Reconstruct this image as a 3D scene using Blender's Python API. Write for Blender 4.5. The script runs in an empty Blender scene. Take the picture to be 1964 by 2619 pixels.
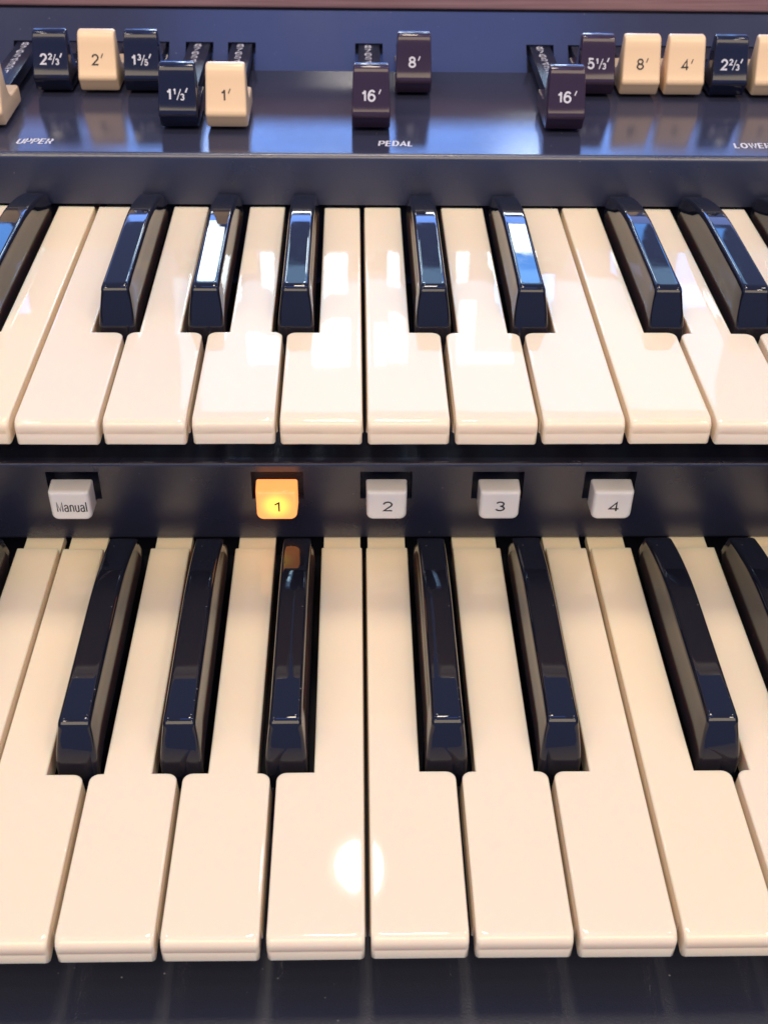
import bpy, bmesh, math, random
from mathutils import Matrix, Vector
random.seed(4)
MM = 0.001
scn = bpy.context.scene
COL = scn.collection

# ------------------------------------------------------------------ camera
cam_d = bpy.data.cameras.new('camera')
cam = bpy.data.objects.new('camera', cam_d)
COL.objects.link(cam)
TILT, YAW, ROLL = 0.67386, 0.03205, 0.01878
fw = Vector((math.sin(YAW)*math.cos(TILT), math.cos(YAW)*math.cos(TILT), -math.sin(TILT)))
rt = fw.cross(Vector((0, 0, 1))).normalized()
up = rt.cross(fw)
r2 = rt*math.cos(ROLL) + up*math.sin(ROLL)
u2 = -rt*math.sin(ROLL) + up*math.cos(ROLL)
M = Matrix((r2, u2, -fw)).transposed().to_4x4()
M.translation = Vector((-2.91, -145.13, 238.52))*MM
cam.matrix_world = M
cam_d.sensor_fit = 'HORIZONTAL'
cam_d.sensor_width = 36
cam_d.lens = 3018/1964*36
cam_d.clip_start = 0.01
cam_d.clip_end = 50
cam_d.dof.use_dof = True
cam_d.dof.focus_distance = 0.325
cam_d.dof.aperture_fstop = 44
scn.camera = cam

# ------------------------------------------------------------------ room light
world = bpy.data.worlds.new('World')
scn.world = world
world.use_nodes = True
bg = world.node_tree.nodes['Background']
bg.inputs['Color'].default_value = (0.34, 0.46, 1.0, 1)
bg.inputs['Strength'].default_value = 0.58


def lamp(name, loc, target, size, radiance, col, shape='RECTANGLE'):
    """area lamp: size (w, h) in metres, radiance = brightness seen in a mirror"""
    d = bpy.data.lights.new(name, 'AREA')
    d.shape = shape
    d.size = size[0]
    d.size_y = size[1]
    A = size[0]*size[1]*(math.pi/4 if shape in ('DISK', 'ELLIPSE') else 1)
    d.energy = radiance*math.pi*A
    d.color = col
    o = bpy.data.objects.new(name, d)
    COL.objects.link(o)
    o.location = loc
    o.rotation_euler = (Vector(target)-Vector(loc)).to_track_quat('-Z', 'Y').to_euler()
    return o


WARM = (1.0, 0.80, 0.51)
# soft warm ceiling light over the player
lamp('ceiling_light', (0.02, 0.42, 1.6), (0, 0.1, 0), (0.26, 0.26), 36, (1.0, 0.82, 0.58))
# broad fill lamp added for the room light behind and above the player
lamp('room_light', (0.0, -1.12, 1.60), (0, 0.1, 0), (3.8, 0.95), 4.25, WARM)
# small round ceiling lamps
lamp('round_lamp', (-0.008, 0.93, 1.32), (0, 0.1, 0), (0.074, 0.082), 34, (1.0, 0.92, 0.82), 'DISK')
lamp('round_lamp_soft_edge', (-0.008, 0.95, 1.35), (0, 0.1, 0), (0.10, 0.104), 2.5, (1.0, 0.92, 0.82), 'DISK')  # added dim disc, only softens the edge of the lamp's reflection
for lx, ly in ((-0.62, 0.35), (0.75, 0.30), (-0.60, -0.35), (0.72, -0.40)):
    lamp('round_lamp', (lx, ly, 1.55), (0, 0.12, 0), (0.11, 0.11), 45, (1.0, 0.86, 0.70), 'DISK')
# windows in the wall behind the organ: bright panes, a pale blind and blue light
WY = 1.5
CY, WH, BL = (0.58, 0.88, 1.0), (0.80, 0.93, 1.0), (0.12, 0.38, 1.0)
for x0, x1, z0, z1, L, c in ((-0.242, -0.192, 0.655, 0.765, 17, WH), (-0.218, -0.200, 0.600, 0.655, 15, WH),
                             (-0.152, -0.127, 0.694, 0.751, 9, CY), (-0.052, -0.009, 0.694, 0.758, 17, WH),
                             (0.046, 0.068, 0.694, 0.751, 8, CY), (0.156, 0.176, 0.694, 0.742, 10, CY),
                             (-0.182, -0.128, 0.834, 0.888, 17, WH), (-0.062, -0.002, 0.806, 0.890, 17, WH),
                             (0.022, 0.044, 0.82, 0.892, 15, WH), (0.050, 0.078, 0.80, 0.888, 11, CY),
                             (0.164, 0.192, 0.778, 0.872, 15, WH), (0.164, 0.262, 0.872, 0.888, 9, CY),
                             (0.212, 0.290, 0.612, 0.712, 16, WH), (0.225, 0.300, 0.714, 0.770, 7, BL),
                             (0.385, 0.432, 0.61, 0.73, 4.5, BL), (0.50, 0.56, 0.64, 0.78, 4.5, BL),
                             (-0.56, -0.50, 0.64, 0.80, 5, BL)):
    lamp('window_pane', ((x0+x1)/2, WY, (z0+z1)/2), ((x0+x1)/2, 0, (z0+z1)/2), (x1-x0, z1-z0), L, c)
lamp('window_blind', (0.165, WY+0.02, 0.876), (0.165, 0, 0.876), (0.89, 0.25), 2.0, (0.36, 0.66, 1.0))
lamp('blue_window', (0.02, WY, 0.555), (0.02, 0, 0.555), (0.72, 0.10), 4.3, (0.13, 0.36, 1.0))
lamp('blue_window', (0.04, WY+0.02, 0.555), (0.04, 0, 0.555), (1.6, 0.12), 2.2, (0.30, 0.42, 1.0))
lamp('low_window', (0.03, WY, 0.40), (0.03, 0, 0.40), (0.62, 0.10), 13, (0.80, 0.92, 1.0))
# blue stage light high above the organ
lamp('blue_stage_light', (0.05, 0.02, 2.3), (0.05, 0.3, 0), (0.9, 0.45), 2.4, (0.13, 0.27, 1.0))

vs = scn.view_settings
vs.view_transform = 'Standard'
vs.look = 'None'
vs.exposure = 0
vs.gamma = 1
scn.render.engine = 'CYCLES'


# ------------------------------------------------------------------ materials
def material(name, base, rough, bump=0.0, bscale=1500, rvar=0.0, rscale=60, cvar=0.0, cscale=40, ior=1.5, coat=0, sss=0, tone=0, smudge=False, dust=0):
    m = bpy.data.materials.new(name)
    m.use_nodes = True
    nt = m.node_tree
    p = nt.nodes['Principled BSDF']
    p.inputs['Base Color'].default_value = (*base, 1)
    p.inputs['Roughness'].default_value = rough
    p.inputs['IOR'].default_value = ior
    p.inputs['Coat Weight'].default_value = coat
    if sss:
        p.inputs['Subsurface Weight'].default_value = sss
        p.inputs['Subsurface Radius'].default_value = (1, .55, .28)
        p.inputs['Subsurface Scale'].default_value = 0.003
    tc = nt.nodes.new('ShaderNodeTexCoord')
    if cvar:
        n = nt.nodes.new('ShaderNodeTexNoise')
        n.inputs['Scale'].default_value = cscale
        n.inputs['Detail'].default_value = 4
        nt.links.new(tc.outputs['Object'], n.inputs['Vector'])
        mx = nt.nodes.new('ShaderNodeMix')
        mx.data_type = 'RGBA'
        mx.inputs['A'].default_value = (*[c*(1-cvar) for c in base], 1)
        mx.inputs['B'].default_value = (*[min(1, c*(1+cvar)) for c in base], 1)
        nt.links.new(n.outputs['Fac'], mx.inputs['Factor'])
        nt.links.new(mx.outputs['Result'], p.inputs['Base Color'])
    if rvar:
        n = nt.nodes.new('ShaderNodeTexNoise')
        n.inputs['Scale'].default_value = rscale
        n.inputs['Detail'].default_value = 6
        nt.links.new(tc.outputs['Object'], n.inputs['Vector'])
        mr = nt.nodes.new('ShaderNodeMapRange')
        mr.inputs['From Min'].default_value = 0.35
        mr.inputs['From Max'].default_value = 0.7
        mr.inputs['To Min'].default_value = rough
        mr.inputs['To Max'].default_value = rough+rvar
        nt.links.new(n.outputs['Fac'], mr.inputs['Value'])
        nt.links.new(mr.outputs['Result'], p.inputs['Roughness'])
    if dust:
        # fine pale specks of dust
        v = nt.nodes.new('ShaderNodeTexVoronoi')
        v.inputs['Scale'].default_value = 330
        v.inputs['Randomness'].default_value = 1
        nt.links.new(tc.outputs['Object'], v.inputs['Vector'])
        n2 = nt.nodes.new('ShaderNodeTexNoise')
        n2.inputs['Scale'].default_value = 140
        nt.links.new(tc.outputs['Object'], n2.inputs['Vector'])
        m1 = nt.nodes.new('ShaderNodeMapRange')
        m1.inputs['From Min'].default_value = 0.06
        m1.inputs['From Max'].default_value = 0.10
        m1.inputs['To Min'].default_value = 1
        m1.inputs['To Max'].default_value = 0
        nt.links.new(v.outputs['Distance'], m1.inputs['Value'])
        m2 = nt.nodes.new('ShaderNodeMapRange')
        m2.inputs['From Min'].default_value = 0.57
        m2.inputs['From Max'].default_value = 0.66
        nt.links.new(n2.outputs['Fac'], m2.inputs['Value'])
        mu = nt.nodes.new('ShaderNodeMath')
        mu.operation = 'MULTIPLY'
        nt.links.new(m1.outputs['Result'], mu.inputs[0])
        nt.links.new(m2.outputs['Result'], mu.inputs[1])
        mu2 = nt.nodes.new('ShaderNodeMath')
        mu2.operation = 'MULTIPLY'
        mu2.inputs[1].default_value = dust
        nt.links.new(mu.outputs[0], mu2.inputs[0])
        mx = nt.nodes.new('ShaderNodeMix')
        mx.data_type = 'RGBA'
        mx.inputs['A'].default_value = (*base, 1)
        mx.inputs['B'].default_value = (0.35, 0.34, 0.36, 1)
        nt.links.new(mu2.outputs[0], mx.inputs['Factor'])
        nt.links.new(mx.outputs['Result'], p.inputs['Base Color'])
    if tone:
        # every key has aged a little differently
        oi = nt.nodes.new('ShaderNodeObjectInfo')
        hs = nt.nodes.new('ShaderNodeHueSaturation')
        r1 = nt.nodes.new('ShaderNodeMapRange')
        r1.inputs['To Min'].default_value = 1-tone*4
        r1.inputs['To Max'].default_value = 1+tone*4
        r3 = nt.nodes.new('ShaderNodeMapRange')
        r3.inputs['To Min'].default_value = 1-tone
        r3.inputs['To Max'].default_value = 1+tone*.5
        nt.links.new(oi.outputs['Random'], r1.inputs['Value'])
        nt.links.new(oi.outputs['Random'], r3.inputs['Value'])
        nt.links.new(r1.outputs['Result'], hs.inputs['Saturation'])
        nt.links.new(r3.outputs['Result'], hs.inputs['Value'])
        src = p.inputs['Base Color'].links[0].from_socket if p.inputs['Base Color'].links else None
        if src:
            nt.links.new(src, hs.inputs['Color'])
        else:
            hs.inputs['Color'].default_value = (*base, 1)
        nt.links.new(hs.outputs['Color'], p.inputs['Base Color'])
    if bump:
        n = nt.nodes.new('ShaderNodeTexNoise')
        n.inputs['Scale'].default_value = bscale
        n.inputs['Detail'].default_value = 3
        nt.links.new(tc.outputs['Object'], n.inputs['Vector'])
        b = nt.nodes.new('ShaderNodeBump')
        b.inputs['Strength'].default_value = bump
        b.inputs['Distance'].default_value = 0.0002
        nt.links.new(n.outputs['Fac'], b.inputs['Height'])
        nt.links.new(b.outputs['Normal'], p.inputs['Normal'])
    return m


IVORY = material('ivory_plastic', (0.85, 0.728, 0.55), 0.016, rvar=0.02, rscale=45, cvar=0.015, cscale=15, sss=0.6, tone=0.03, smudge=True)
EBONY = material('black_gloss_plastic', (0.009, 0.010, 0.018), 0.012, rvar=0.05, rscale=250, dust=0.5)
CREAM = material('cream_drawbar_plastic', (0.86, 0.62, 0.37), 0.25, bump=0.05, bscale=900)
BLACKCAP = material('black_drawbar_plastic', (0.010, 0.012, 0.030), 0.10)
BROWNCAP = material('brown_drawbar_plastic', (0.040, 0.022, 0.040), 0.10)
ARM = material('black_drawbar_arm', (0.012, 0.014, 0.030), 0.30)
PANEL = material('satin_black_panel', (0.018, 0.022, 0.048), 0.26, ior=1.85, dust=0.35, bump=0.25, bscale=2600, rvar=0.08, rscale=30)
RAIL = material('dark_front_rail', (0.020, 0.023, 0.038), 0.36, dust=0.5, bump=0.3, bscale=2200)
TOPPANEL = material('satin_navy_panel', (0.034, 0.037, 0.066), 0.08, dust=0.3, bump=0.09, bscale=2600, rvar=0.06, rscale=40)
RECESS = material('black_recess', (0.008, 0.009, 0.018), 0.4)
BUTTON = material('milky_button_plastic', (0.86, 0.85, 0.84), 0.06, sss=0.3)
INK = material('black_ink', (0.015, 0.014, 0.02), 0.5)
WHITEINK = material('white_ink', (0.62, 0.62, 0.67), 0.5)
SILVERINK = material('pale_print', (0.62, 0.62, 0.66), 0.5)


def wood_material():
    m = bpy.data.materials.new('varnished_wood')
    m.use_nodes = True
    nt = m.node_tree
    p = nt.nodes['Principled BSDF']
    tc = nt.nodes.new('ShaderNodeTexCoord')
    mp = nt.nodes.new('ShaderNodeMapping')
    mp.inputs['Scale'].default_value = (4, 60, 160)
    n = nt.nodes.new('ShaderNodeTexNoise')
    n.inputs['Scale'].default_value = 6
    n.inputs['Detail'].default_value = 8
    cr = nt.nodes.new('ShaderNodeValToRGB')
    cr.color_ramp.elements[0].color = (0.29, 0.16, 0.165, 1)
    cr.color_ramp.elements[1].color = (0.44, 0.27, 0.275, 1)
    cr.color_ramp.elements[0].position = 0.3
    cr.color_ramp.elements[1].position = 0.75
    nt.links.new(tc.outputs['Object'], mp.inputs['Vector'])
    nt.links.new(mp.outputs['Vector'], n.inputs['Vector'])
    nt.links.new(n.outputs['Fac'], cr.inputs['Fac'])
    nt.links.new(cr.outputs['Color'], p.inputs['Base Color'])
    p.inputs['Roughness'].default_value = 0.3
    return m


WOOD = wood_material()


def lit_material():
    """backlit cap: the lamp behind it glows strongest in the middle"""
    m = bpy.data.materials.new('lit_button_plastic')
    m.use_nodes = True
    nt = m.node_tree
    p = nt.nodes['Principled BSDF']
    p.inputs['Base Color'].default_value = (0.30, 0.18, 0.08, 1)
    p.inputs['Roughness'].default_value = 0.12
    tc = nt.nodes.new('ShaderNodeTexCoord')
    ln = nt.nodes.new('ShaderNodeVectorMath')
    ln.operation = 'LENGTH'
    mr = nt.nodes.new('ShaderNodeMapRange')
    mr.interpolation_type = 'SMOOTHSTEP'
    mr.inputs['From Min'].default_value = 0.0012
    mr.inputs['From Max'].default_value = 0.0058
    mr.inputs['To Min'].default_value = 1
    mr.inputs['To Max'].default_value = 0
    cr = nt.nodes.new('ShaderNodeMix')
    cr.data_type = 'RGBA'
    cr.inputs['A'].default_value = (1.6, 0.50, 0.13, 1)
    cr.inputs['B'].default_value = (2.0, 1.10, 0.16, 1)
    nt.links.new(tc.outputs['Object'], ln.inputs[0])
    nt.links.new(ln.outputs['Value'], mr.inputs['Value'])
    nt.links.new(mr.outputs['Result'], cr.inputs['Factor'])
    nt.links.new(cr.outputs['Result'], p.inputs['Emission Color'])
    p.inputs['Emission Strength'].default_value = 0.9
    return m


LIT = lit_material()

# ------------------------------------------------------------------ mesh helpers (all in millimetres)
WORLD = {}


def make_mesh(name, verts, faces, mat, sharp=32, recalc=True, bevel=0, bseg=2):
    bm = bmesh.new()
    vv = [bm.verts.new(v) for v in verts]
    for f in faces:
        try:
            bm.faces.new([vv[i] for i in f])
        except ValueError:
            pass
    if recalc:
        bmesh.ops.recalc_face_normals(bm, faces=bm.faces)
    if bevel:
        bmesh.ops.bevel(bm, geom=list(bm.edges), offset=bevel, segments=bseg, profile=0.5, affect='EDGES', clamp_overlap=True)
    for f in bm.faces:
        f.smooth = True
    for e in bm.edges:
        if len(e.link_faces) == 2:
            e.smooth = e.calc_face_angle(0) < math.radians(sharp)
    me = bpy.data.meshes.new(name)
    bmesh.ops.scale(bm, vec=(MM, MM, MM), verts=bm.verts)
    bm.to_mesh(me)
    bm.free()
    me.materials.append(mat)
    return me


def place(name, me, parent, at=(0, 0, 0), rot=None):
    """at = world position in mm of the object's origin"""
    o = bpy.data.objects.new(name, me)
    COL.objects.link(o)
    at = Vector(at)
    WORLD[o] = at
    if parent:
        o.parent = parent
        o.location = (at-WORLD[parent])*MM
    else:
        o.location = at*MM
    if rot:
        o.rotation_euler = rot
    return o


def box(x0, x1, y0, y1, z0, z1):
    v = [(x, y, z) for z in (z0, z1) for y in (y0, y1) for x in (x0, x1)]
    f = [(0, 2, 3, 1), (4, 5, 7, 6), (0, 1, 5, 4), (2, 6, 7, 3), (0, 4, 6, 2), (1, 3, 7, 5)]
    return v, f


def join(*vf):
    V, F = [], []
    for v, f in vf:
        b = len(V)
        V += v
        F += [tuple(i+b for i in q) for q in f]
    return V, F


def loft(loops, cap0=True, cap1=True):
    n = len(loops[0])
    V = [p for l in loops for p in l]
    F = []
    for k in range(len(loops)-1):
        for i in range(n):
            j = (i+1) % n
            F.append((k*n+i, k*n+j, (k+1)*n+j, (k+1)*n+i))
    if cap0:
        F.append(tuple(reversed(range(n))))
    if cap1:
        F.append(tuple((len(loops)-1)*n+i for i in range(n)))
    return V, F


def arc(cx, cy, r, a0, a1, n):
    return [(cx+r*math.cos(math.radians(a0+(a1-a0)*i/n)), cy+r*math.sin(math.radians(a0+(a1-a0)*i/n))) for i in range(n+1)]


def profile_x(prof, x0, x1):
    """extrude a closed (y,z) outline along x"""
    return loft([[(x0, y, z) for y, z in prof], [(x1, y, z) for y, z in prof]])


def ell(cx, cy, rx, ry, a0, a1, n=14):
    return [(cx+rx*math.cos(math.radians(a0+(a1-a0)*k/n)), cy+ry*math.sin(math.radians(a0+(a1-a0)*k/n))) for k in range(n+1)]


# centre lines of the characters, in units of the cap height
GLYPH = {
    '1': (.34, [[(.0, .74), (.12, .76), (.22, .83), (.28, 1.0)], [(.28, 1.0), (.28, 0)]]),
    'I': (.34, [[(.0, .76), (.30, 1.0), (.30, 0)]]),
    '2': (.62, [ell(.30, .71, .29, .29, 175, -38)+[(.02, .0), (.62, .0)]]),
    '3': (.60, [ell(.29, .755, .26, .245, 160, -90), ell(.29, .255, .30, .255, 90, -160)]),
    '4': (.68, [[(.50, 0), (.50, 1), (.0, .27), (.68, .27)]]),
    '5': (.62, [[(.57, 1), (.12, 1), (.06, .50)]+ell(.29, .315, .31, .315, 138, -158)]),
    '6': (.62, [ell(.31, .31, .31, .31, 0, 360, 20), ell(.35, .44, .35, .56, 190, 45)]),
    '7': (.60, [[(.0, 1), (.60, 1), (.20, 0)]]),
    '8': (.62, [ell(.31, .76, .26, .24, 0, 360, 18), ell(.31, .255, .31, .255, 0, 360, 20)]),
    '/': (.42, [[(.0, -.02), (.42, 1.02)]]),
    '`': (.16, [[(.0, .66), (.14, 1.08)]]),
    'U': (.64, [[(0, 1), (0, .30)]+ell(.32, .30, .32, .30, 180, 360)+[(.64, 1)]]),
    'P': (.60, [[(0, 0), (0, 1), (.34, 1)]+ell(.34, .73, .27, .27, 90, -90)+[(0, .46)]]),
    'E': (.56, [[(.56, 1), (0, 1), (0, 0), (.56, 0)], [(0, .52), (.50, .52)]]),
    'R': (.62, [[(0, 0), (0, 1), (.34, 1)]+ell(.34, .74, .26, .26, 90, -90)+[(0, .48)], [(.36, .48), (.60, 0)]]),
    'D': (.64, [[(0, 0), (0, 1), (.26, 1)]+ell(.26, .5, .38, .5, 90, -90)+[(0, 0)]]),
    'A': (.70, [[(0, 0), (.35, 1), (.70, 0)], [(.12, .32), (.58, .32)]]),
    'L': (.52, [[(0, 1), (0, 0), (.52, 0)]]),
    'O': (.74, [ell(.37, .5, .37, .5, 0, 360, 24)]),
    'W': (.96, [[(0, 1), (.24, 0), (.48, 1), (.72, 0), (.96, 1)]]),
    'M': (.74, [[(0, 0), (0, 1), (.37, .06), (.74, 1), (.74, 0)]]),
    'a': (.50, [ell(.24, .50, .23, .20, 165, 0)+[(.47, .12), (.52, 0)], [(.47, .42)]+ell(.20, .20, .20, .19, 95, 270)+[(.34, .04), (.47, .16)]]),
    'n': (.44, [[(0, 0), (0, .70)], [(0, .42)]+ell(.22, .46, .22, .24, 175, 0)+[(.44, 0)]]),
    'u': (.44, [[(0, .70), (0, .26)]+ell(.22, .24, .22, .24, 180, 355)+[(.44, .30)], [(.44, .70), (.44, 0)]]),
    'l': (.02, [[(0, 0), (0, 1.03)]]),
}


def stroke(pts, w):
    """flat ribbon of width w along a centre line"""
    closed = (Vector(pts[0])-Vector(pts[-1])).length < 1e-5
    if closed:
        pts = pts[:-1]
    n = len(pts)
    A, B = [], []
    for k in range(n):
        p = Vector(pts[k])
        pr = Vector(pts[k-1]) if (k > 0 or closed) else None
        nx = Vector(pts[(k+1) % n]) if (k < n-1 or closed) else None
        e1 = (p-pr).normalized() if pr is not None else (nx-p).normalized()
        e2 = (nx-p).normalized() if nx is not None else e1
        m = Vector((-e1.y-e2.y, e1.x+e2.x))
        if m.length < 1e-4:
            m = Vector((-e1.y, e1.x))
        m.normalize()
        c = max(0.45, m.dot(Vector((-e1.y, e1.x))))
        A.append(p+m*(w/2/c))
        B.append(p-m*(w/2/c))
    V = [tuple(v) for v in A+B]
    F = []
    for k in range(n if closed else n-1):
        j = (k+1) % n
        F.append((k, n+k, n+j, j))
    return V, F


def text_vf(items, lift=0.03):
    """items: (string, cap height, x, y, x scale, stroke width, shear, letter space), all mm; returns flat lettering"""
    V, F = [], []
    k = 0
    for st, h, x, y, xs, w, sh, sp in items:
        hh = h-w
        for ch in st:
            adv, strokes = GLYPH[ch]
            for pts in strokes:
                v, f = stroke([(x+w/2+px*xs*hh, y+w/2+py*hh) for px, py in pts], w)
                k += 1
                b = len(V)
                V += [(a+(q-y)*sh, q, lift+0.004*(k % 5)) for a, q in v]
                F += [tuple(i+b for i in t) for t in f]
            x += adv*xs*hh+w+sp
    return V, F


def center_text(V):
    xs = [v[0] for v in V]
    ys = [v[1] for v in V]
    cx, cy = (min(xs)+max(xs))/2, (min(ys)+max(ys))/2
    return [(a-cx, b-cy, c) for a, b, c in V]


def on_plane(V, ex, ey, en):
    ex, ey, en = Vector(ex), Vector(ey), Vector(en)
    return [tuple(ex*a+ey*b+en*c) for a, b, c in V]


# ------------------------------------------------------------------ the organ
organ = bpy.data.objects.new('electric_organ', None)
COL.objects.link(organ)
organ.location = (0, 0.15, -0.045)
WORLD[organ] = Vector((0, 150, -45))
organ['label'] = 'black two-manual electric organ with ivory waterfall keys, drawbars and preset buttons'
organ['category'] = 'organ'

XW = 250          # half width of the case pieces
P = 23.5          # white key pitch
ZU, YU = 61.2, 114.9     # upper manual: key top height and front edge
HEAD, KLEN = 47.8, 135.4


def rnd_box_prof(y0, y1, z0, z1, r, n=4, corners=(1, 1, 1, 1)):
    pts = []
    for (cx, cz, a, on) in ((y0+r, z0+r, 180, corners[0]), (y1-r, z0+r, 270, corners[1]), (y1-r, z1-r, 0, corners[2]), (y0+r, z1-r, 90, corners[3])):
        if on:
            pts += arc(cx, cz, r, a, a+90, n)
        else:
            pts.append((cx-r if a in (90, 180) else cx+r, cz-r if a in (180, 270) else cz+r))
    return pts


# lower key bed and front rail
place('lower_manual', make_mesh('lower_manual', *profile_x([(-60, -45), (160, -45), (160, -24), (-60, -24)], -XW, XW), RAIL), organ, (0, 0, 0))
lower = organ.children[-1]
lower['label'] = 'lower manual with its dark satin front rail'
# upper key bed (shelf under the upper keys)
upper = place('upper_manual', make_mesh('upper_manual', *profile_x([(147.6, 24.2), (262, 24.2), (262, 25.4), (147.6, 25.4)], -XW, XW), RAIL), organ, (0, 0, 0))
upper['label'] = 'upper manual above the row of preset buttons'

# preset panel with button openings
BX = [('Manual', -88.9), ('1', -26.6), ('2', 6.9), ('3', 41.4), ('4', 76.1)]
HZ0, HZ1, HW = 12.5, 22.9, 8.0


def panel_with_holes(y, zs, holes, hz, depth):
    """vertical sheet at y facing -y with rectangular openings and their inner walls"""
    xs = sorted([-XW, XW]+[h for a, b in holes for h in (a, b)])
    V, F = [], []

    def quad(a, b, c, d):
        n = len(V)
        V.extend([a, b, c, d])
        F.append((n, n+1, n+2, n+3))
    for i in range(len(xs)-1):
        for k in range(len(zs)-1):
            x0, x1, z0, z1 = xs[i], xs[i+1], zs[k], zs[k+1]
            if (x0, x1) in holes and (z0, z1) == hz:
                yb = y+depth
                quad((x0, y, z0), (x0, yb, z0), (x0, yb, z1), (x0, y, z1))
                quad((x1, y, z0), (x1, y, z1), (x1, yb, z1), (x1, yb, z0))
                quad((x0, y, z1), (x0, yb, z1), (x1, yb, z1), (x1, y, z1))
                quad((x0, y, z0), (x1, y, z0), (x1, yb, z0), (x0, yb, z0))
            else:
                quad((x0, y, z0), (x1, y, z0), (x1, y, z1), (x0, y, z1))
    return V, F


PY = 144.5
holes = [(x-HW, x+HW) for _, x in BX]
zs = [-2.6, HZ0, HZ1, 24.9]
pv, pf = panel_with_holes(PY, zs, holes, (HZ0, HZ1), 8)
r = 1.2
top = [(PY, 24.9)]+[(PY+r-r*math.cos(math.radians(a)), 24.9+r*math.sin(math.radians(a))) for a in (22, 45, 67, 90)]+[(PY+3, 24.9+r)]
bot = [(PY, -2.6)]+[(PY+r-r*math.cos(math.radians(a)), -2.6-r*math.sin(math.radians(a))) for a in (22, 45, 67, 90)]+[(PY+3, -2.6-r)]
tv = [[(x, y, z) for y, z in top] for x in (-XW, XW)]
bv = [[(x, y, z) for y, z in bot] for x in (-XW, XW)]


def strip(a, b):
    n = len(a)
    return a+b, [(i, i+1, n+i+1, n+i) for i in range(n-1)]


back = box(-XW, XW, PY+8, PY+9, -3.8, 24.0)
bm_ = join((pv, pf), strip(*tv), strip(*bv), back)


def weld_mesh(name, V, F, mat, sharp=40):
    bm = bmesh.new()
    vv = [bm.verts.new(v) for v in V]
    for f in F:
        bm.faces.new([vv[i] for i in f])
    bmesh.ops.remove_doubles(bm, verts=bm.verts, dist=1e-4)
    bmesh.ops.recalc_face_normals(bm, faces=bm.faces)
    for f in bm.faces:
        f.smooth = True
    for e in bm.edges:
        if len(e.link_faces) == 2:
            e.smooth = e.calc_face_angle(0) < math.radians(sharp)
        else:
            e.smooth = False
    bmesh.ops.scale(bm, vec=(MM, MM, MM), verts=bm.verts)
    me = bpy.data.meshes.new(name)
    bm.to_mesh(me)
    bm.free()
    me.materials.append(mat)
    return me


preset_panel = place('preset_panel', weld_mesh('preset_panel', *bm_, PANEL), organ)
preset_panel['label'] = 'narrow dark satin panel between the two manuals'


# preset buttons
def button_mesh(mat):
    def outline(w, z0, z1, rb, rtp, y, ins):
        w, z0, z1 = w-ins, z0+ins, z1-ins
        rb, rtp = max(rb-ins*0.6, .2), max(rtp-ins*0.3, .2)
        pts = arc(-w+rb, z0+rb, rb, 180, 270, 5)+arc(w-rb, z0+rb, rb, 270, 360, 5)+arc(w-rtp, z1-rtp, rtp, 0, 90, 4)+arc(-w+rtp, z1-rtp, rtp, 90, 180, 4)
        return [(a, y, b) for a, b in pts]
    L = []
    for y, w, ins in ((6.6, 6.3, 0), (4.0, 6.25, 0), (1.4, 6.15, 0)):
        L.append(outline(w, -5.75, 5.1, 2.0, 0.7, y, ins))
    R_ = 1.4
    for a in (15, 30, 45, 60, 75, 90):
        L.append(outline(6.15, -5.75, 5.1, 2.0, 0.7, 1.4-R_*math.sin(math.radians(a)), R_*(1-math.cos(math.radians(a)))*0.8))
    L.append(outline(6.15, -5.75, 5.1, 2.0, 0.7, 0, 1.5))
    return make_mesh('preset_button', *loft(L), mat, sharp=50)


bt = button_mesh(BUTTON)
for s, x in BX:
    b = place('preset_button', button_mesh(LIT) if s == '1' else bt, organ, (x, 136.6, 15.9))
    b['label'] = ('amber backlit preset button numbered 1' if s == '1' else
                  'unlit milky white preset button reading Manual' if s == 'Manual' else
                  'unlit milky white preset button numbered '+s)
    if s == 'Manual':
        it = [(s, 3.9, 0, 0, 0.60, 0.36, 0, 0.28)]
    else:
        it = [('I' if s == '1' else s, 3.8, 0, 0, 1.28, 0.50, 0, 0)]
    V, F = text_vf(it)
    V = on_plane(center_text(V), (1, 0, 0), (0, 0, 1), (0, -1, 0))
    place('lettering', make_mesh('lettering', V, F, INK, recalc=False), b, (x+(0.2 if s != 'Manual' else 0.5), 136.59, 15.6))

# ------------------------------------------------------------------ keys
BLACKS = {'C#': 20.7, 'D#': 49.9, 'F#': 91.0, 'G#': 117.4, 'A#': 144.1}
NAMES = 'CDEFGAB'
LEFT = {'D': 'C#', 'E': 'D#', 'G': 'F#', 'A': 'G#', 'B': 'A#'}
RIGHT = {'C': 'C#', 'D': 'D#', 'F': 'F#', 'G': 'G#', 'A': 'A#'}
NOTCH = 7.1
GAP = 0.75


def inset(r, z):
    d = -z
    return 0.0 if d >= r else r-math.sqrt(max(0, r*r-(r-d)**2))


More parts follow.
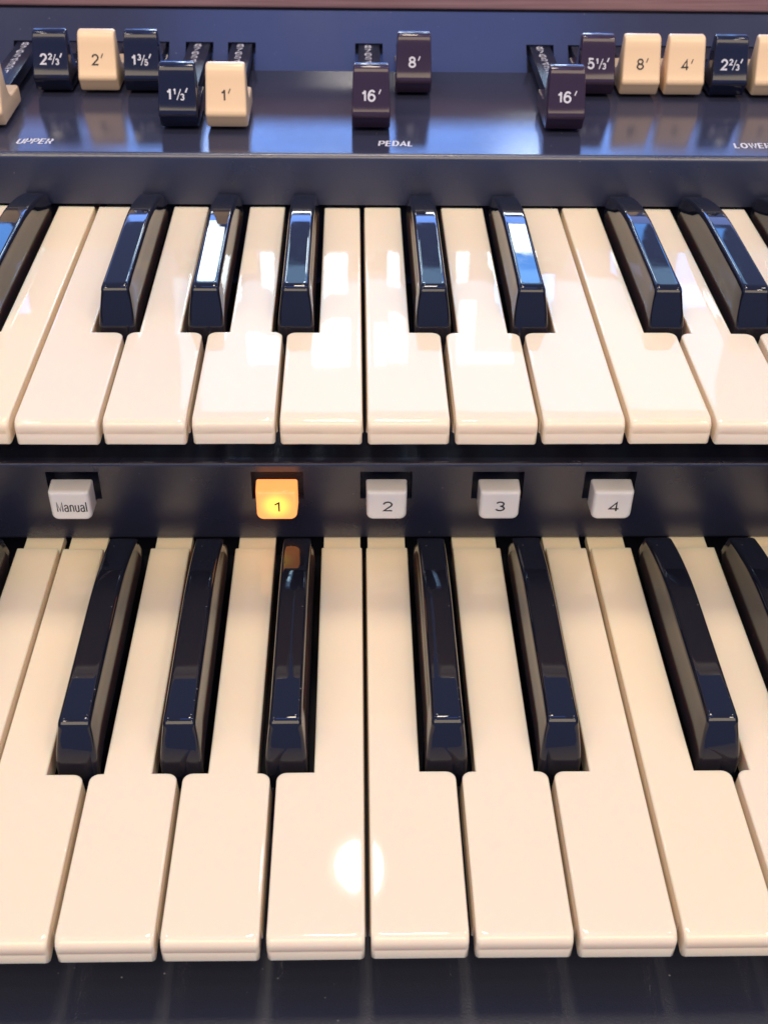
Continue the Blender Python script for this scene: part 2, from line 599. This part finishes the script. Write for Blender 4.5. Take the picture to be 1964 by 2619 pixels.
def white_key_mesh(n):
    i = NAMES.index(n)
    ox = i*P
    hl, hr = GAP, P-GAP
    tl = BLACKS[LEFT[n]]+NOTCH-ox if n in LEFT else hl
    tr = BLACKS[RIGHT[n]]-NOTCH-ox if n in RIGHT else hr
    RS, RF = 0.55, 2.3

    def outline(z, extra=0.0):
        sx = inset(RS, z)+extra
        fy = inset(RF, z)+extra
        rc = 1.0+2.0*min(1, fy/RF)
        nk = 0.0 if z > -1.0 else 0.45*(z+1.0)/6.3
        a, b, f0 = hl+sx, hr-sx, fy
        rs = 2.4
        pts = arc(a+rc, f0+rc, rc, 180, 270, 5)+arc(b-rc, f0+rc, rc, 270, 360, 5)
        yn = max(5.6, f0+rc+0.2)
        pts += [(b, yn), (b-nk, yn+0.1)]
        bb, aa = b-nk, a+nk
        ys = HEAD-sx
        if n in RIGHT:
            pts += arc(bb-rs, ys-rs, rs, 0, 90, 5)+[(tr-sx, ys)]
        pts += [(tr-sx if n in RIGHT else bb, KLEN), (tl+sx if n in LEFT else aa, KLEN)]
        if n in LEFT:
            pts += [(tl+sx, ys)]+arc(aa+rs, ys-rs, rs, 90, 180, 5)
        pts += [(aa, yn+0.1), (a, yn)]
        return [(x, y, z) for x, y in pts]
    levels = [-7.3, -6.9, -2.3, -1.8, -1.4, -1.0, -0.7, -0.45, -0.28, -0.15, -0.06, -0.015]
    loops = [outline(z) for z in levels[:2]]+[outline(z) for z in (-4.05,)]+[[(x, max(y, .09), z) for x, y, z in outline(-3.95)], [(x, max(y, .09), z) for x, y, z in outline(-3.55)]]+[outline(-3.4)]+[outline(z) for z in levels[2:]]
    loops[0] = [(x+(0.35 if x < P/2 else -0.35), max(y, 0.35), z) for x, y, z in loops[0]]
    loops += [outline(0.0), outline(0.0, 0.35)]
    for e, h in ((0.9, 0.005), (1.8, 0.009), (2.8, 0.011), (3.6, 0.0112)):
        loops.append([(x, y, h) for x, y, _ in outline(0.0, e)])
    V, F = loft(loops)
    ledge = box(tl+.5, tr-.5, KLEN-1.5, 147.0, -7.2, -4.0)
    V, F = join((V, F), ledge)
    return make_mesh('white_key', V, F, IVORY, sharp=40)


def black_key_mesh():
    y_back = 134.6
    SIDE = (62, 80, 92, 100, 106, 111, 116, 120, 124, 127)

    def drop(y):
        # the top curves down towards the back end
        return 0 if y < 98 else min(1, ((y-98)/36.6)**2)*0.54

    def outline(w, yf, yb, z, rc):
        side = [yf+rc+(yb-1.0-yf-rc)*(q-55)/(131-55) for q in SIDE]
        pts = arc(-w+rc, yf+rc, rc, 180, 270, 5)+arc(w-rc, yf+rc, rc, 270, 360, 5)+[(w, y) for y in side]
        pts += arc(w-1.0, yb-1.0, 1.0, 0, 90, 3)+arc(-w+1.0, yb-1.0, 1.0, 90, 180, 3)+[(-w, y) for y in reversed(side)]
        return [(x, y, z*(1-drop(y)) if z > 0 else z) for x, y in pts]
    L = []
    for z, w, yf in ((-9, 5.5, 50.0), (-1.0, 5.45, 50.1), (0.6, 5.4, 50.35), (4, 4.97, 51.6), (7, 4.55, 52.9), (9.4, 4.22, 53.9)):
        L.append(outline(w, yf, y_back, z, 1.5))
    R1, RF = 1.45, 2.2
    for a in (10, 20, 30, 40, 50, 60, 70, 80, 90):
        a = math.radians(a)
        L.append(outline(4.22-R1*(1-math.cos(a))*0.8, 53.9+0.55*math.sin(a)+RF*(1-math.cos(a)), y_back-2.5*(1-math.cos(a)), 9.4+2.1*math.sin(a), 1.5-0.4*math.sin(a)))
    L.append(outline(2.65, 57.4, y_back-3.2, 11.5, 0.9))
    V, F = loft(L, cap1=False)
    n = len(L[0])
    b = (len(L)-1)*n
    m = len(SIDE)
    F.append(tuple(b+q for q in list(range(0, 12))))                       # front end
    rs = [11]+[12+q for q in range(m)]+[12+m]
    ls = [0]+[n-1-q for q in range(m)]+[n-1-m]
    for q in range(len(rs)-1):
        F.append((b+ls[q], b+rs[q], b+rs[q+1], b+ls[q+1]))
    F.append(tuple(b+12+m+q for q in range(8)))                            # back end
    return make_mesh('black_key', V, F, EBONY, sharp=50)


WM = {n: white_key_mesh(n) for n in NAMES}
BM = black_key_mesh()


def build_manual(par, dy, dz, k0, k1):
    for k in range(k0, k1):
        n = NAMES[k % 7]
        x0 = k*P
        place('white_key', WM[n], par, (x0+random.uniform(-.1, .1), dy+random.uniform(-.15, .15), dz+random.uniform(-.14, .14)),
              (math.radians(random.uniform(-.05, .05)), math.radians(random.uniform(-.35, .35)), math.radians(random.uniform(-.05, .05))))
        if n in RIGHT:
            oc = (k//7)*7*P
            place('black_key', BM, par, (oc+BLACKS[RIGHT[n]]+random.uniform(-.12, .12), dy, dz+random.uniform(-.08, .08)),
                  (math.radians(random.uniform(-.05, .05)), math.radians(random.uniform(-.4, .4)), math.radians(random.uniform(-.08, .08))))


build_manual(lower, 0, 0, -7, 7)
build_manual(upper, YU, ZU, -8, 8)

# ------------------------------------------------------------------ case behind and at the ends, added unseen to close off light leaks
case = join(box(-XW, XW, 264, 268, -45, 78), box(-XW, XW, 160, 164, -45, 14.9), box(-XW-20, -XW, -60, 470, -45, 100), box(XW, XW+20, -60, 470, -45, 100), box(-XW, XW, 466, 470, -45, 96))
place('case', make_mesh('case', *case, RECESS), organ)['label'] = 'black case of the organ'

# ------------------------------------------------------------------ drawbar console
FZ = 79.6
r = 2.0
y0 = 250.6
prof = [(y0, 62.1)]
prof += [(y0+0.9, 70), (y0+1.8, FZ-r)]
prof += [(y0+1.8+r-r*math.cos(math.radians(a)), FZ-r+r*math.sin(math.radians(a))) for a in (20, 40, 60, 80, 90)]
face = list(prof)
prof = [prof[-1], (340, FZ+0.1)]
sheet_flat = strip([(-XW, y, z) for y, z in prof], [(XW, y, z) for y, z in prof])
under = box(-XW, XW, y0+0.3, 262, 62.1, 62.6)
fall = place('fallboard', weld_mesh('fallboard', *join(strip([(-XW, y, z) for y, z in face], [(XW, y, z) for y, z in face]), under), PANEL), organ)
fall['label'] = 'dark satin board behind the upper keys with a rounded upper edge'
# sloping rear board with one opening for each drawbar arm
WA, WB = Vector((0, 340, FZ+0.1)), Vector((0, 360, FZ+17.9))
wd = (WB-WA)
wl = wd.length
wd.normalize()
wn = Vector((0, -wd.z, wd.y))


def W(x, s, n=0):
    return tuple(Vector((x, 0, 0))+WA+wd*s+wn*n)


PUSH = 37.0
BARS = [  # x, kind, pulled, label, words
    (-134.6, 'cream', 1, None, 'pulled-out cream drawbar left of the black 2 2/3 foot drawbar'),
    (-117.3, 'black', 0, '2 2/3', "pushed-in black drawbar marked 2 2/3' beside the cream 2' drawbar"),
    (-99.9, 'cream', 0, '2', "pushed-in cream drawbar marked 2'"),
    (-83.2, 'black', 0, '1 3/5', "pushed-in black drawbar marked 1 3/5'"),
    (-65.4, 'black', 1, '1 1/3', "pulled-out black drawbar marked 1 1/3'"),
    (-48.3, 'cream', 1, '1', "pulled-out cream drawbar marked 1'"),
    (3.2, 'brown', 1, '16', "pulled-out dark brown drawbar marked 16' above the word PEDAL"),
    (19.9, 'brown', 0, '8', "pushed-in dark brown drawbar marked 8'"),
    (73.0, 'brown', 1, '16', "pulled-out dark brown drawbar marked 16' next to the 5 1/3' drawbar"),
    (90.1, 'brown', 0, '5 1/3', "pushed-in dark brown drawbar marked 5 1/3'"),
    (107.0, 'cream', 0, '8', "pushed-in cream drawbar marked 8'"),
    (124.1, 'cream', 0, '4', "pushed-in cream drawbar marked 4'"),
    (141.2, 'black', 0, '2 2/3', "pushed-in black drawbar marked 2 2/3' beside the cream 4' drawbar"),
    (158.3, 'cream', 0, '2', "pushed-in cream drawbar partly marked 2' beyond the black 2 2/3' drawbar"),
]
SW, S1 = 5.6, 12.4
xs = sorted([-XW, XW]+[h for b in BARS for h in (b[0]-SW, b[0]+SW)])
V, F = [], []
hset = {(b[0]-SW, b[0]+SW) for b in BARS}


def q4(*p):
    n = len(V)
    V.extend(p)
    F.append((n, n+1, n+2, n+3))


for i in range(len(xs)-1):
    a, b = xs[i], xs[i+1]
    q4(W(a, S1), W(b, S1), W(b, wl), W(a, wl))
    if (a, b) in hset:
        q4(W(a, 0), W(a, S1), W(a, S1, -4), W(a, 0, -4))
        q4(W(b, 0), W(b, 0, -4), W(b, S1, -4), W(b, S1))
        q4(W(a, S1), W(b, S1), W(b, S1, -4), W(a, S1, -4))
        q4(W(a, 0), W(a, 0, -4), W(b, 0, -4), W(b, 0))
    else:
        q4(W(a, 0), W(b, 0), W(b, S1), W(a, S1))
# plate behind the openings
q4(W(-XW, -3, -4), W(XW, -3, -4), W(XW, wl, -4), W(-XW, wl, -4))
panel = place('drawbar_panel', weld_mesh('drawbar_panel', *join(sheet_flat, (V, F)), TOPPANEL, sharp=35), organ)
panel['label'] = 'dark navy satin drawbar panel behind the upper manual'
# wooden lid edge behind and above
lid = place('wooden_lid', make_mesh('wooden_lid', *profile_x(rnd_box_prof(360.5, 470, FZ+18.3, FZ+30, 1.5), -XW, XW), WOOD, sharp=40), organ)
lid['label'] = 'reddish brown varnished wooden edge above the drawbars'
lidgap = place('lid_shadow_gap', make_mesh('lid_shadow_gap', *box(-XW, XW, 360.2, 465, FZ+16.8, FZ+18.25), RECESS), organ)  # dark strip standing in for the shadow line under the lid


def lettered(s, kind):
    """drawbar footage marks"""
    wt = 0.56 if kind == 'cream' else 0.68
    if ' ' in s:
        w, fr = s.split(' ')
        num, den = fr.split('/')
        x = {'2': 3.15, '5': 3.15, '1': 2.3}[w]
        it = [(w, 4.1, 0, 0, 1.0, .68, 0, 0), (num, 2.35, x, 1.8, .95, .46, 0, 0), ('/', 3.9, x+1.2, 0.0, .95, .34, 0, 0),
              (den, 2.35, x+2.55, -0.05, .95, .46, 0, 0), ('`', 4.1, x+4.2, 0, 1.3, .5, 0, 0)]
    else:
        x = {'16': 6.0, '8': 3.5, '2': 3.4, '4': 3.6, '1': 2.5}[s]
        it = [(s, 4.1, 0, 0, 1.02, wt, 0, 0.35), ('`', 4.1, x, 0, 1.3, wt*.62, 0, 0)]
    return text_vf(it)


def cap_mesh(kind):
    """drawbar knob: tall leaning front tab with a lower block behind it"""
    z0 = 1.5
    prof = [(3.0, z0), (2.3, z0+0.5), (1.5, 4.6), (0.55, 5.7), (0.1, 6.5), (0.15, 7.3), (0.7, 8.2), (1.7, 10.4), (3.45, 14.2), (4.95, 18.0), (5.85, 20.4), (6.4, 21.4), (7.1, 22.0), (8.0, 22.3), (10.0, 22.3), (10.7, 21.6),
            (11.6, 14.0), (13.4, 9.9), (15.0, 8.4), (17.0, 8.0), (26.0, 8.0), (27.2, 7.0), (27.6, 2.4), (26.6, z0)]
    w0, w1 = (7.35, 6.95) if kind == 'cream' else (6.85, 6.3)

    def hw(z):
        return w0+(w1-w0)*max(0, (z-7)/15)
    bev = 0.9 if kind == 'cream' else 0.6
    L = []
    cy, cz = 9, 8

    def shrink(pr, d):
        # move outline inwards by d along vertex normals
        n = len(pr)
        out = []
        for i in range(n):
            p0, p1, p2 = Vector(pr[i-1]), Vector(pr[i]), Vector(pr[(i+1) % n])
            e1, e2 = (p1-p0).normalized(), (p2-p1).normalized()
            nn = Vector((e1.y+e2.y, -e1.x-e2.x))
            nn = nn.normalized()
            out.append((p1.x+nn.x*d, p1.y+nn.y*d))
        return out
    # outline runs clockwise in (y,z) from the bottom front up and over; inside lies on the right
    steps = [(90, 1), (60, 1), (30, 1), (0, 1)]
    sec = []
    for a in (90, 67, 45, 22, 0):
        a = math.radians(a)
        sec.append((bev*(1-math.sin(a)), bev*(1-math.cos(a))))   # (x inset, outline inset)
    # at a=90: x inset 0, outline inset bev ; at a=0: x inset bev, outline inset 0
    left = [(-1, xi, oi) for xi, oi in sec]
    right = [(1, xi, oi) for xi, oi in reversed(sec)]
    for sgn, xi, oi in left+right:
        pr = shrink(prof, oi)
        L.append([(sgn*(hw(z)-xi), y, z) for y, z in pr])
    mat = {'cream': CREAM, 'black': BLACKCAP, 'brown': BROWNCAP}[kind]
    return make_mesh('drawbar', *loft(L), mat, sharp=40)


CAPS = {k: cap_mesh(k) for k in ('cream', 'black', 'brown')}
LETTERS = {}
armv = box(-4.3, 4.3, 20, 90, 3.2, 7.9)
ARM_ME = make_mesh('drawbar_arm', *armv, ARM, bevel=0.3)
NUMV = []
for j, d in enumerate('87654321'):
    v, f = text_vf([(d, 3.6, 0, 0, 1.25, 0.44, 0, 0)])
    v = [(a, b-j*4.75, c) for a, b, c in center_text(v)]
    NUMV.append((v, f))
nv, nf = join(*NUMV)
NUM_ME = make_mesh('numerals', nv, nf, WHITEINK, recalc=False)
fdir = Vector((0, 1.75, 3.8)).normalized()       # up the front face of the tab
fnor = Vector((0, -fdir.z, fdir.y))
for x, kind, pulled, lab, words in BARS:
    yb = 271.5+(0 if pulled else PUSH)
    o = place('drawbar', CAPS[kind], organ, (x, yb, FZ))
    o['label'] = words
    place('arm', ARM_ME, o, (x, yb, FZ))
    if pulled:
        place('numerals', NUM_ME, o, (x-0.4, 346.2, FZ+7.92))
    if lab:
        key = (lab, kind == 'cream')
        if key not in LETTERS:
            v, f = lettered(lab, kind)
            v = on_plane(center_text(v), (1, 0, 0), fdir, fnor)
            LETTERS[key] = make_mesh('lettering', v, f, INK if kind == 'cream' else WHITEINK, recalc=False)
        pos = Vector((x+0.2, yb, FZ)) + Vector((0, 2.95, 13.1)) + fnor*0.10
        place('lettering', LETTERS[key], o, pos)

for s, x in (('UPPER', -115.3), ('PEDAL', 11.6), ('LOWER', 139.4)):
    v, f = text_vf([(s, 5.0, 0, 0, .62, 0.70, 0.10, 0.22)])
    v = center_text(v)
    place('lettering', make_mesh('lettering', v, f, SILVERINK, recalc=False), panel, (x, 263.4, FZ+0.05))
